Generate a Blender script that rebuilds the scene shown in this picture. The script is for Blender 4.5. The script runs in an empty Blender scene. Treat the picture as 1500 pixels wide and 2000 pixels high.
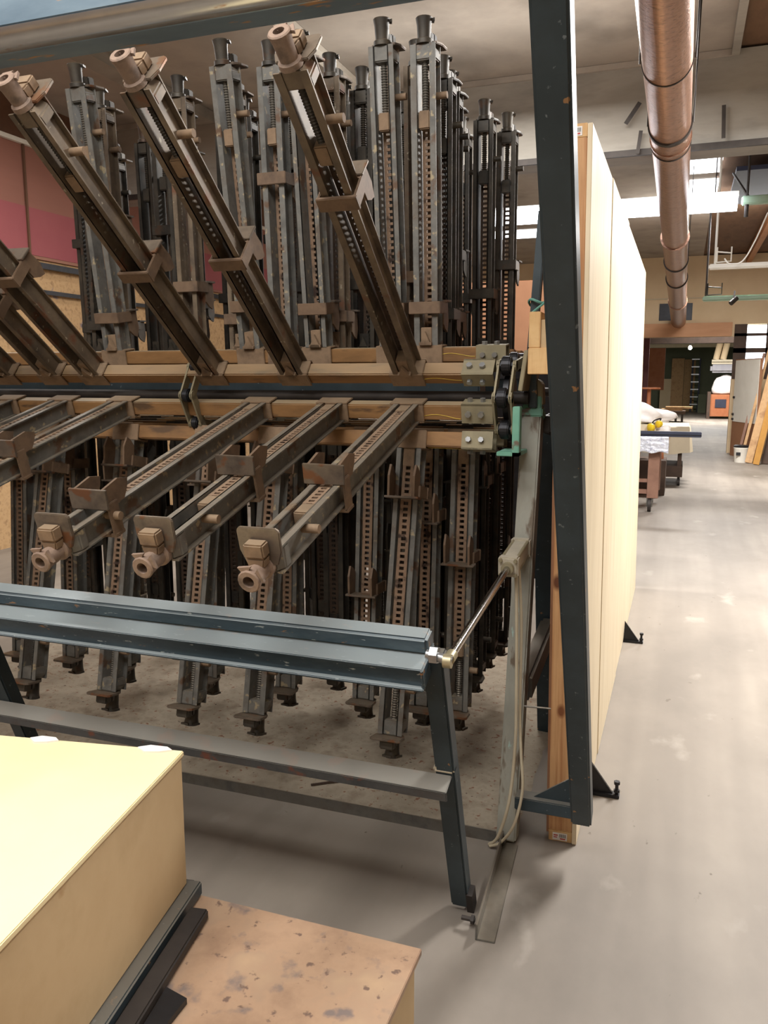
import bpy, bmesh, math, random
from mathutils import Vector, Matrix, Euler
random.seed(7)
scene = bpy.context.scene
COL = scene.collection
PI = math.pi

# ------------------------------------------------------------------ camera
PITCH = math.atan(260 / 1600.0)
YAW = math.atan(585 / math.hypot(1600, 260))
EYE = 1.6
FW = Vector((-math.sin(YAW) * math.cos(PITCH), math.cos(YAW) * math.cos(PITCH), -math.sin(PITCH)))
RT = Vector((math.cos(YAW), math.sin(YAW), 0))
UP = RT.cross(FW)
cam = bpy.data.cameras.new('camera')
cam.sensor_fit = 'HORIZONTAL'
cam.sensor_width = 36.0
cam.lens = 36.0 * 1600 / 1500
cam.clip_start = 0.05
cam.clip_end = 200
cam_o = bpy.data.objects.new('camera', cam)
COL.objects.link(cam_o)
cam_o.matrix_world = Matrix((RT, UP, -FW)).transposed().to_4x4()
cam_o.location = (0, 0, EYE)
scene.camera = cam_o


def at(u, v, y):
    """the point of the place seen at pixel (u, v) at depth y"""
    d = FW + RT * ((u - 750) / 1600.0) - UP * ((v - 1000) / 1600.0)
    return Vector((0, 0, EYE)) + d * (y / d.y)


def shows(p):
    d = Vector(p) - Vector((0, 0, EYE))
    k = d.dot(FW)
    return (750 + 1600 * d.dot(RT) / k, 1000 - 1600 * d.dot(UP) / k)


# ------------------------------------------------------------------ materials
def lin(c):
    return tuple(((x / 255) / 12.92 if x / 255 <= .04045 else ((x / 255 + .055) / 1.055) ** 2.4) for x in c) + (1,)


def mat(name, cols, scale=6, rough=.6, metal=0., stretch=(1, 1, 1), detail=6, bump=0., chips=None, dust=None,
        grain=None, knots=(), spec=.4, distort=0., rnd=True, fine=None):
    m = bpy.data.materials.new(name)
    m.use_nodes = True
    nt = m.node_tree
    N, L = nt.nodes, nt.links
    bs = N['Principled BSDF']
    bs.inputs['Roughness'].default_value = rough
    bs.inputs['Metallic'].default_value = metal
    bs.inputs['Specular IOR Level'].default_value = spec
    tc = N.new('ShaderNodeTexCoord')
    mp = N.new('ShaderNodeMapping')
    mp.inputs['Scale'].default_value = stretch
    L.new(tc.outputs['Object'], mp.inputs['Vector'])
    if rnd:
        oi = N.new('ShaderNodeObjectInfo')
        ml = N.new('ShaderNodeMath'); ml.operation = 'MULTIPLY'; ml.inputs[1].default_value = 37.
        L.new(oi.outputs['Random'], ml.inputs[0])
        L.new(ml.outputs[0], mp.inputs['Location'])
    vec = mp.outputs['Vector']
    nz = N.new('ShaderNodeTexNoise')
    nz.inputs['Scale'].default_value = scale
    nz.inputs['Detail'].default_value = detail
    nz.inputs['Roughness'].default_value = .62
    nz.inputs['Distortion'].default_value = distort
    L.new(vec, nz.inputs['Vector'])
    rp = N.new('ShaderNodeValToRGB')
    L.new(nz.outputs['Fac'], rp.inputs['Fac'])
    el = rp.color_ramp.elements
    n = len(cols)
    while len(el) < n:
        el.new(.5)
    for i, c in enumerate(cols):
        el[i].position = .3 + .4 * i / max(1, n - 1)
        el[i].color = lin(c)
    color = rp.outputs['Color']

    def mix(fac, a, b, f=None):
        mx = N.new('ShaderNodeMix'); mx.data_type = 'RGBA'
        if fac is None:
            mx.inputs[0].default_value = f
        else:
            L.new(fac, mx.inputs[0])
        L.new(a, mx.inputs[6])
        if isinstance(b, tuple):
            mx.inputs[7].default_value = lin(b)
        else:
            L.new(b, mx.inputs[7])
        return mx.outputs[2]

    def mask(sc, lo, hi, det=5, st=None):
        q = N.new('ShaderNodeTexNoise')
        q.inputs['Scale'].default_value = sc
        q.inputs['Detail'].default_value = det
        v2 = vec
        if st:
            m2 = N.new('ShaderNodeMapping'); m2.inputs['Scale'].default_value = st
            L.new(tc.outputs['Object'], m2.inputs['Vector']); v2 = m2.outputs['Vector']
        L.new(v2, q.inputs['Vector'])
        r = N.new('ShaderNodeMapRange')
        r.inputs[1].default_value = lo; r.inputs[2].default_value = hi
        L.new(q.outputs['Fac'], r.inputs[0])
        return r.outputs[0]
    if grain:                                   # (colour, axis stretch, scale, amount)
        g = mask(grain[2], .42, .66, 3, grain[1])
        mm = N.new('ShaderNodeMath'); mm.operation = 'MULTIPLY'; mm.inputs[1].default_value = grain[3]
        L.new(g, mm.inputs[0])
        color = mix(mm.outputs[0], color, grain[0])
    if fine:
        color = mix(mask(fine[1], fine[2], fine[3], 2), color, fine[0])
    for ch in (chips or ()):                    # (colour, scale, lo, hi)
        color = mix(mask(ch[1], ch[2], ch[3], 6), color, ch[0])
    for kl, kr, kc in knots:
        vm = N.new('ShaderNodeVectorMath'); vm.operation = 'SUBTRACT'; vm.inputs[1].default_value = kl
        L.new(tc.outputs['Object'], vm.inputs[0])
        vs = N.new('ShaderNodeVectorMath'); vs.operation = 'MULTIPLY'; vs.inputs[1].default_value = (1, .4, .6)
        L.new(vm.outputs[0], vs.inputs[0])
        vl = N.new('ShaderNodeVectorMath'); vl.operation = 'LENGTH'
        L.new(vs.outputs[0], vl.inputs[0])
        r = N.new('ShaderNodeMapRange')
        r.inputs[1].default_value = kr; r.inputs[2].default_value = kr * .45
        L.new(vl.outputs['Value'], r.inputs[0])
        color = mix(r.outputs[0], color, kc)
    if dust:                                    # (colour, amount): settled dust on what faces up, and a painted gleam on the press frame
        ge = N.new('ShaderNodeNewGeometry')
        sp = N.new('ShaderNodeSeparateXYZ')
        L.new(ge.outputs['Normal'], sp.inputs[0])
        r = N.new('ShaderNodeMapRange')
        r.inputs[1].default_value = .25; r.inputs[2].default_value = .9
        r.inputs[4].default_value = dust[1]
        L.new(sp.outputs['Z'], r.inputs[0])
        color = mix(r.outputs[0], color, dust[0])
    L.new(color, bs.inputs['Base Color'])
    if bump:
        bp = N.new('ShaderNodeBump')
        bp.inputs['Strength'].default_value = bump
        bp.inputs['Distance'].default_value = .01
        L.new(nz.outputs['Fac'], bp.inputs['Height'])
        L.new(bp.outputs['Normal'], bs.inputs['Normal'])
    return m


def glow(name, c, s):
    m = bpy.data.materials.new(name)
    m.use_nodes = True
    b = m.node_tree.nodes['Principled BSDF']
    b.inputs['Base Color'].default_value = (.8, .8, .8, 1)
    b.inputs['Emission Color'].default_value = lin(c)
    b.inputs['Emission Strength'].default_value = s
    return m


SAW = (150, 132, 108)
m_brown = mat('rusty brown steel', [(86, 76, 66), (112, 98, 82), (134, 118, 98)], 9, .5, .15, chips=[((116, 80, 60), 12, .6, .7), ((164, 154, 134), 40, .66, .7)], dust=(SAW, .45))
m_grey = mat('worn grey green steel', [(92, 91, 88), (120, 119, 114), (102, 93, 84)], 9, .5, .15, chips=[((104, 82, 66), 11, .6, .66), ((168, 154, 126), 34, .61, .68)], dust=(SAW, .4))
m_dark = mat('dark and shaded steel', [(52, 50, 48), (74, 70, 64), (92, 86, 76)], 9, .45, .3, chips=[((84, 66, 54), 12, .62, .7)], dust=(SAW, .3))  # also carries the shade of the deep clamp rows in its colour
m_rust = mat('rusted strap', [(118, 96, 78), (144, 118, 96), (110, 94, 80)], 16, .75, .1, chips=[((62, 46, 38), 20, .58, .66)], dust=((158, 134, 110), .5))
m_rustd = mat('dark strap', [(58, 48, 42), (82, 66, 54), (66, 56, 48)], 16, .6, .3)
m_tan = mat('dusty saddle steel', [(120, 100, 80), (146, 122, 98), (110, 90, 72)], 10, .7, .1, dust=(SAW, .5))
m_rail = mat('tan brown rail paint', [(124, 92, 58), (150, 112, 72), (112, 84, 58)], 5, .55, .1, stretch=(.5, 2, 2), chips=[((96, 74, 54), 10, .58, .66)], dust=((176, 160, 132), .75))
m_jaw = mat('worn jaw plate', [(98, 88, 80), (120, 108, 96), (86, 78, 72)], 12, .42, .4, chips=[((122, 84, 60), 14, .56, .62)], dust=(SAW, .35))
m_strap = mat('brown jaw strap', [(106, 86, 70), (124, 102, 82), (92, 76, 64)], 10, .6, .1)
m_cast = mat('rusty cast socket', [(124, 104, 92), (148, 126, 110), (104, 90, 80)], 18, .7, .15, bump=.2)
m_zinc = mat('bright zinc', [(150, 152, 154), (178, 180, 182)], 20, .35, .8)
m_blue = mat('dark blue black paint', [(38, 50, 56), (48, 60, 66), (58, 72, 80)], 5, .42, .1, spec=.5, chips=[((150, 112, 74), 26, .7, .72), ((110, 120, 124), 55, .68, .72)], dust=((150, 142, 128), .5))
m_bluew = mat('worn blue grey paint', [(42, 58, 70), (58, 76, 88), (84, 100, 110)], 6, .3, .2, stretch=(.6, 2, 2), spec=.6, chips=[((160, 118, 78), 18, .66, .69), ((170, 178, 178), 45, .66, .7)], dust=((176, 186, 188), .8))  # dust colour also paints in ceiling light reflected off the top faces
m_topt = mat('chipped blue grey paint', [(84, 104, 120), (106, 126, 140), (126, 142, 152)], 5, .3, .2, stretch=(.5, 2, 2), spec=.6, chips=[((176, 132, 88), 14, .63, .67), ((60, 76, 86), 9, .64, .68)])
m_bare = mat('bare steel edge highlight', [(206, 206, 204), (190, 190, 190), (216, 214, 210)], 8, .2, .9, stretch=(.6, 2, 2), chips=[((150, 108, 76), 16, .64, .7)])  # near white metal chosen to carry the top tube's edge highlight
m_bar = mat('rusting flat bar', [(70, 74, 78), (92, 94, 96), (84, 76, 72)], 8, .45, .2, chips=[((132, 84, 68), 12, .58, .64)], dust=((168, 164, 154), .75))
m_steel = mat('raw dusty steel', [(96, 96, 94), (120, 118, 112), (104, 98, 90)], 10, .45, .5, dust=(SAW, .35))
m_black = mat('black roller steel', [(36, 36, 38), (50, 50, 54)], 12, .4, .5)
m_link = mat('tan dusted chain plate', [(132, 124, 102), (156, 146, 118)], 12, .6, .2)
m_mint = mat('mint green paint', [(104, 158, 138), (122, 176, 154)], 10, .5, chips=[((110, 96, 84), 14, .6, .64)])
m_post = mat('grey post paint', [(138, 140, 132), (156, 156, 146), (140, 134, 120)], 3, .5, .1, spec=.5, stretch=(3, 3, 1), chips=[((108, 96, 82), 6, .56, .62), ((172, 204, 198), 7, .66, .69), ((84, 94, 100), 5, .7, .72)])
m_cyl = mat('dusty cylinder casting', [(168, 160, 144), (186, 178, 160)], 14, .6)
m_chrome = mat('chromed rod', [(190, 190, 190), (170, 170, 172)], 12, .16, 1.)
m_brass = mat('yellow zinc', [(164, 154, 124), (184, 174, 144)], 15, .4, .6)
m_hose = mat('cream air hose', [(184, 172, 148), (196, 186, 162)], 10, .5)
m_rope = mat('teal rope', [(86, 140, 128), (110, 160, 146)], 60, .8)
m_fir = mat('fir stud', [(182, 138, 94), (200, 156, 110), (172, 126, 84)], 3, .6, stretch=(3, 3, .6), grain=((150, 92, 52), (30, 30, 1.1), 2.2, .6), rnd=False,
            knots=[((-.052, .0, 2.03), .022, (74, 46, 30)), ((-.066, 0, .93), .02, (96, 56, 34)), ((-.045, 0, .48), .018, (120, 72, 42)), ((-.07, 0, 1.28), .014, (100, 62, 40))])
m_pine = mat('pale pine', [(206, 166, 112), (220, 184, 132), (196, 152, 100)], 4, .6, stretch=(1, 1, 2), grain=((186, 134, 84), (24, 24, 3), 2, .5), rnd=False, knots=[((.035, -.1, .03), .014, (140, 92, 56))])
m_ply = mat('birch plywood face', [(220, 205, 176), (232, 218, 190), (212, 195, 164)], 1.6, .55, stretch=(1, 4, .35), grain=((202, 180, 144), (1, 16, .9), 2.2, .35), rnd=True)
m_plye = mat('plywood edge', [(190, 160, 118), (210, 182, 140)], 30, .7)
m_mdf = mat('tan fibreboard', [(192, 166, 128), (200, 176, 138), (184, 158, 120)], 3, .7, chips=[((176, 142, 102), 8, .66, .74)])
m_mdft = mat('pale fibreboard top', [(230, 214, 170), (238, 222, 178)], 4, .6)
m_corr = mat('fibreboard edge', [(150, 122, 88), (186, 154, 112)], 40, .8)
m_rusttop = mat('rust stained plate', [(146, 118, 96), (168, 138, 112), (152, 130, 110)], 7, .55, .1, chips=[((120, 106, 100), 18, .58, .7), ((182, 152, 120), 7, .56, .72), ((112, 90, 78), 40, .64, .7)])
m_tabside = mat('dusty wood side', [(176, 150, 112), (190, 164, 126)], 5, .7)
m_conc = mat('dusty concrete', [(127, 119, 110), (144, 135, 125), (156, 147, 136)], 1.3, .6, stretch=(1, .6, 1), detail=9, rnd=False, bump=.03, spec=.35, grain=((108, 100, 92), (2.4, .1, 1), 1.6, .45),
             chips=[((112, 104, 94), .8, .56, .72), ((160, 152, 142), 4, .64, .76), ((104, 94, 84), 22, .72, .76)])
m_saw = mat('sawdust', [(142, 130, 114), (162, 150, 132), (128, 114, 98)], 9, .95, detail=9, chips=[((128, 92, 72), 40, .62, .68), ((84, 66, 54), 55, .68, .72)], bump=.5, rnd=False)
m_ceil = mat('stained ceiling panel', [(152, 144, 134), (166, 157, 146), (144, 136, 127)], .9, .9, detail=8, rnd=False, chips=[((124, 117, 108), 1.1, .54, .76)])
m_beamf = mat('grey painted concrete', [(134, 130, 122), (152, 147, 138), (122, 118, 112)], 1.4, .9, stretch=(.5, 1, 2), rnd=False, detail=8)
m_deck = mat('brown roof decking', [(92, 70, 54), (112, 86, 66), (80, 62, 50)], 3, .85, stretch=(1, .3, 1), rnd=False)
m_raft = mat('orange rafter wood', [(158, 108, 68), (176, 126, 84)], 5, .7)
m_navy = mat('dark navy board', [(40, 44, 60), (52, 56, 74)], 3, .6)
m_cream = mat('cream wallboard', [(214, 190, 154), (224, 202, 168)], 1.5, .85, rnd=False)
m_lint = mat('tan header board', [(190, 142, 106), (204, 156, 120)], 4, .7, stretch=(.4, 2, 2))
m_green = mat('grey green wall paint', [(104, 110, 90), (122, 126, 104)], 1.2, .9, rnd=False)
m_copper = mat('coppery spiral duct', [(130, 98, 82), (164, 128, 108), (104, 78, 66)], 7, .34, .7, stretch=(1.5, 5, 5), detail=9, distort=1.2, bump=.35, chips=[((108, 84, 72), 18, .58, .7)])
m_pink = mat('pink and tan board', [(144, 98, 84), (152, 104, 90), (150, 110, 88)], .8, .8, stretch=(1, .3, 1.6), rnd=False)
m_red = mat('rose red board', [(148, 76, 82), (160, 90, 92)], 1, .8)
m_osb = mat('tan strand board', [(170, 136, 96), (190, 156, 114), (150, 118, 84)], 18, .85, rnd=False, chips=[((120, 110, 116), 4, .64, .7)])
m_dkbrown = mat('dark brown board', [(94, 66, 50), (112, 80, 60)], 3, .8)
m_brownb = mat('brown hardboard', [(142, 100, 72), (156, 112, 82)], 3, .7)
m_white = mat('white paint', [(224, 220, 208), (236, 232, 222)], 3, .5)
m_sticker = mat('white paper label', [(230, 226, 220), (240, 236, 232)], 5, .6)
m_ink = mat('black ink', [(30, 30, 34), (44, 44, 48)], 5, .6)
m_redink = mat('red ink', [(186, 60, 56), (196, 70, 64)], 5, .6)
m_crayon = mat('yellow crayon', [(206, 176, 70), (214, 186, 84)], 5, .7)
m_mintpipe = mat('pale green conduit', [(150, 178, 156), (168, 194, 172)], 5, .5)
m_orange = mat('orange brown varnish', [(164, 98, 64), (178, 114, 78)], 6, .4)
m_redwood = mat('red brown timber', [(128, 94, 78), (148, 112, 94)], 6, .6)
m_maroon = mat('maroon steel', [(88, 44, 44), (104, 54, 52)], 5, .5)
m_dkwood = mat('dark stained wood', [(66, 52, 44), (84, 66, 54)], 5, .7)
m_cloth = mat('white cloth', [(232, 226, 222), (244, 238, 234)], 8, .9)
m_sheet = mat('beige dust sheet', [(196, 184, 160), (208, 196, 172)], 4, .9)
m_yellow = mat('yellow plastic', [(228, 192, 40), (236, 204, 60)], 6, .35)
m_bubble = mat('bubble wrap film', [(186, 190, 204), (222, 224, 232), (156, 160, 182)], 26, .18, .2, bump=.9, spec=.9)
m_foam = mat('grey foam', [(140, 138, 144), (156, 154, 158)], 5, .9)
m_lumber = mat('rough sawn lumber', [(186, 146, 104), (204, 166, 122), (168, 128, 90)], 5, .75)
m_ochre = mat('ochre lumber', [(176, 126, 56), (190, 142, 72)], 5, .7)
m_iron = mat('dull dark iron', [(52, 48, 46), (70, 64, 60)], 9, .6, .4)
m_tube = glow('lit fluorescent tube', (240, 245, 255), 14.)
m_sky = glow('daylit skylight pane', (246, 250, 255), 5.)
m_bulb = glow('lit bulb', (255, 250, 235), 40.)


# ------------------------------------------------------------------ mesh builder
class MB:
    def __init__(s):
        s.v, s.f = [], []

    def add(s, vs, fs):
        b = len(s.v)
        s.v += [Vector(p) for p in vs]
        s.f += [tuple(b + i for i in q) for q in fs]
        return s

    def box(s, x0, x1, y0, y1, z0, z1, M=None):
        vs = [Vector((x, y, z)) for z in (z0, z1) for y in (y0, y1) for x in (x0, x1)]
        if M is not None:
            vs = [M @ p for p in vs]
        return s.add(vs, [(0, 2, 3, 1), (4, 5, 7, 6), (0, 1, 5, 4), (2, 6, 7, 3), (0, 4, 6, 2), (1, 3, 7, 5)])

    def bar(s, p0, p1, w, h, up=(0, 0, 1)):
        """rectangular bar from p0 to p1; w across, h along up"""
        p0, p1 = Vector(p0), Vector(p1)
        d = (p1 - p0).normalized()
        x = d.cross(Vector(up)).normalized()
        u = x.cross(d)
        vs = [p + x * a * w / 2 + u * b * h / 2 for p in (p0, p1) for a, b in ((-1, -1), (1, -1), (1, 1), (-1, 1))]
        return s.add(vs, [(0, 1, 2, 3)[::-1], (4, 5, 6, 7), (0, 1, 5, 4), (1, 2, 6, 5), (2, 3, 7, 6), (3, 0, 4, 7)])

    def cyl(s, p0, p1, r0, r1=None, n=16, caps=True):
        p0, p1 = Vector(p0), Vector(p1)
        r1 = r0 if r1 is None else r1
        d = (p1 - p0).normalized()
        a = d.orthogonal().normalized()
        b = d.cross(a)
        vs = [p + (a * math.cos(t) + b * math.sin(t)) * r for p, r in ((p0, r0), (p1, r1)) for t in [2 * PI * i / n for i in range(n)]]
        fs = [(i, (i + 1) % n, n + (i + 1) % n, n + i) for i in range(n)]
        if caps:
            fs += [tuple(range(n))[::-1], tuple(range(n, 2 * n))]
        return s.add(vs, fs)

    def rev(s, p0, p1, prof, n=16):
        """turned shape: prof = [(t along p0->p1 in metres, radius)], open ends closed"""
        p0 = Vector(p0)
        d = (Vector(p1) - p0).normalized()
        a = d.orthogonal().normalized()
        b = d.cross(a)
        vs = [p0 + d * t + (a * math.cos(q) + b * math.sin(q)) * r for t, r in prof for q in [2 * PI * i / n for i in range(n)]]
        fs = [(k * n + i, k * n + (i + 1) % n, (k + 1) * n + (i + 1) % n, (k + 1) * n + i) for k in range(len(prof) - 1) for i in range(n)]
        fs += [tuple(range(n))[::-1], tuple(range((len(prof) - 1) * n, len(prof) * n))]
        return s.add(vs, fs)

    def tube(s, pts, r, n=8):
        pts = [Vector(p) for p in pts]
        b0 = len(s.v)
        a = None
        for i, p in enumerate(pts):
            d = (pts[min(i + 1, len(pts) - 1)] - pts[max(i - 1, 0)]).normalized()
            a = d.orthogonal().normalized() if a is None else (a - d * a.dot(d)).normalized()
            b = d.cross(a)
            s.v += [p + (a * math.cos(2 * PI * k / n) + b * math.sin(2 * PI * k / n)) * r for k in range(n)]
        for i in range(len(pts) - 1):
            for k in range(n):
                s.f.append((b0 + i * n + k, b0 + i * n + (k + 1) % n, b0 + (i + 1) * n + (k + 1) % n, b0 + (i + 1) * n + k))
        s.f.append(tuple(range(b0, b0 + n))[::-1])
        s.f.append(tuple(range(b0 + (len(pts) - 1) * n, b0 + len(pts) * n)))
        return s

    def prism(s, poly, h, M=None):
        """poly: 2-D outline in the local xy plane, thickness h along local z"""
        n = len(poly)
        vs = [Vector((x, y, z)) for z in (0, h) for x, y in poly]
        if M is not None:
            vs = [M @ p for p in vs]
        return s.add(vs, [tuple(range(n))[::-1], tuple(range(n, 2 * n))] + [(i, (i + 1) % n, n + (i + 1) % n, n + i) for i in range(n)])

    def mesh(s, name, m, off=Vector(), bevel=0, smooth=None, seg=2):
        me = bpy.data.meshes.new(name)
        me.from_pydata([p - off for p in s.v], [], s.f)
        bm = bmesh.new()
        bm.from_mesh(me)
        bmesh.ops.recalc_face_normals(bm, faces=bm.faces)
        if bevel:
            es = [e for e in bm.edges if len(e.link_faces) == 2 and e.calc_face_angle(0) > .6]
            bmesh.ops.bevel(bm, geom=es, offset=bevel, segments=seg, affect='EDGES', clamp_overlap=True)
        for f in bm.faces:
            f.smooth = smooth is not None
        if smooth is not None:
            for e in bm.edges:
                e.smooth = e.calc_face_angle(0) < (smooth or .75)
        bm.to_mesh(me)
        bm.free()
        me.materials.append(m)
        return me

    def build(s, name, m, parent=None, bevel=0, smooth=None, seg=2, off=None):
        if off is None:
            off = Vector(parent_world(parent)) if parent is not None else Vector()
        if parent is None and s.v:
            lo = [min(p[i] for p in s.v) for i in range(3)]
            hi = [max(p[i] for p in s.v) for i in range(3)]
            off = Vector(((lo[0] + hi[0]) / 2, (lo[1] + hi[1]) / 2, lo[2]))
        o = bpy.data.objects.new(name, s.mesh(name, m, off, bevel, smooth, seg))
        COL.objects.link(o)
        if parent is not None:
            o.parent = parent
        else:
            o.location = off
        return o


def parent_world(p):
    v = Vector(p.location)
    while p.parent is not None:
        p = p.parent
        v = v + Vector(p.location)
    return v


def tag(o, label, cat, group=None, kind=None):
    o['label'] = label
    o['category'] = cat
    if group:
        o['group'] = group
    if kind:
        o['kind'] = kind
    return o


def thing(name, label, cat, loc=(0, 0, 0), rot=(0, 0, 0), group=None, kind=None):
    o = bpy.data.objects.new(name, None)
    COL.objects.link(o)
    o.location = loc
    o.rotation_euler = rot
    o.empty_display_size = .1
    return tag(o, label, cat, group, kind)


def struct(name, mb, m, **k):
    o = mb.build(name, m, **k)
    if o.parent is None:
        o['kind'] = 'structure'
    return o


def box(*a):
    return MB().box(*a)


# ------------------------------------------------------------------ room shell
struct('floor', box(-7, 6.5, -5, 46, -.2, 0), m_conc)
ZC = 4.2
struct('ceiling', box(-7, .26, -5, 19.6, ZC, ZC + .2), m_ceil)
struct('ceiling_deck', box(.26, 6.5, -5, 19.6, ZC + .02, ZC + .2), m_deck)
struct('beam_front', box(-7, 6.5, 7.58, 7.95, 3.47, ZC - .001), m_beamf)
struct('trim_1', box(-7, 6.5, 7.55, 7.58, 3.45, 3.50), m_iron)
struct('trim_2', box(-7, .26, 7.555, 7.58, ZC - .05, ZC - .003), m_ceil)
struct('trim_3', box(-2.95, -2.83, -4, 7.55, ZC - .05, ZC - .003), m_white)
struct('trim_4', box(-4.7, -4.5, -4, 7.55, ZC - .1, ZC - .003), m_beamf)
struct('trim_5', box(.22, .28, -4, 7.55, ZC - .06, ZC - .003), m_beamf)
for i, x in enumerate((1.1, 2.0, 2.9)):
    struct('trim_%d' % (6 + i), box(x, x + .1, 8.2, 19.4, ZC - .2, ZC), m_raft)
struct('trim_9', box(.3, 6.4, 8.1, 8.25, ZC - .22, ZC), m_raft)
# left wall: boards in bands
struct('wall_left', box(-6.2, -6, -5, 19.6, 0, ZC), m_osb)
struct('wall_left_board', box(-6, -5.97, -4, 19, 2.75, 3.79), m_pink)
struct('wall_left_band', box(-6, -5.965, -4, 19, 2.78, 3.22), m_red)
struct('wall_left_top', box(-6, -5.97, -4, 19, 3.81, ZC), m_dkbrown)
struct('trim_10', box(-5.97, -5.93, -4, 19, 3.775, 3.815), m_white)
struct('trim_11', box(-5.97, -5.92, -4, 19, 2.66, 2.715), m_black)
struct('trim_12', box(-5.97, -5.94, -4, 19, 2.42, 2.46), m_black)
struct('trim_13', box(-5.965, -5.945, 6.5, 6.52, 2.75, 3.79), m_dkbrown)
# right and front walls close the room beyond the frame
struct('wall_right', box(6.3, 6.5, -5, 19.6, 0, ZC), m_cream)
struct('wall_front', box(-7, 6.5, -5.2, -5, 0, ZC), m_cream)
# back wall with its opening
YB = 19.4
struct('wall_back', box(-7, -1.25, YB, YB + .2, 0, ZC).box(-1.25, .97, YB, YB + .2, 2.5, ZC).box(.97, 6.5, YB, YB + .2, 2.75, ZC).box(1.75, 6.5, YB, YB + .2, 0, 2.75).box(.97, 1.75, YB, YB + .2, 0, 1.6), m_cream)
struct('trim_14', box(-1.3, .92, YB - .1, YB, 2.5, 2.79), m_lint)
struct('trim_15', box(-7, 6.3, YB - .03, YB, 3.31, 3.33), m_sheet)
w1 = struct('window_1', box(1.2, 1.62, YB + .02, YB + .06, 1.62, 2.73), m_sky)
struct('window_frame', box(.97, 1.22, YB - .02, YB, 1.6, 2.75).box(1.6, 1.75, YB - .02, YB, 1.6, 2.75).box(.97, 1.75, YB - .02, YB, 2.15, 2.25).box(.97, 1.75, YB - .02, YB, 2.5, 2.56), m_dkwood, parent=w1)
struct('trim_16', box(-.58, .1, YB - .02, YB - .001, 2.86, 3.22), m_black)  # black plate paints the dark of the hole by the duct
# the room behind the opening
struct('wall_far', box(-6, 6.5, 44, 44.2, 0, 3.4), m_green)
struct('wall_far_left', box(-3.2, -3, YB + .2, 44, 0, 3.4), m_green)
struct('wall_far_right', box(4.5, 4.7, YB + .2, 44, 0, 3.4), m_green)
struct('ceiling_far', box(-6, 6.5, YB + .2, 44.2, 3.4, 3.6), m_ceil)
struct('beam_far', box(-3, 4.5, 24, 24.4, 2.55, 3.39), m_dkwood)
struct('trim_17', box(-3, 4.5, 40, 40.3, 3.0, 3.39), m_sheet)

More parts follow.
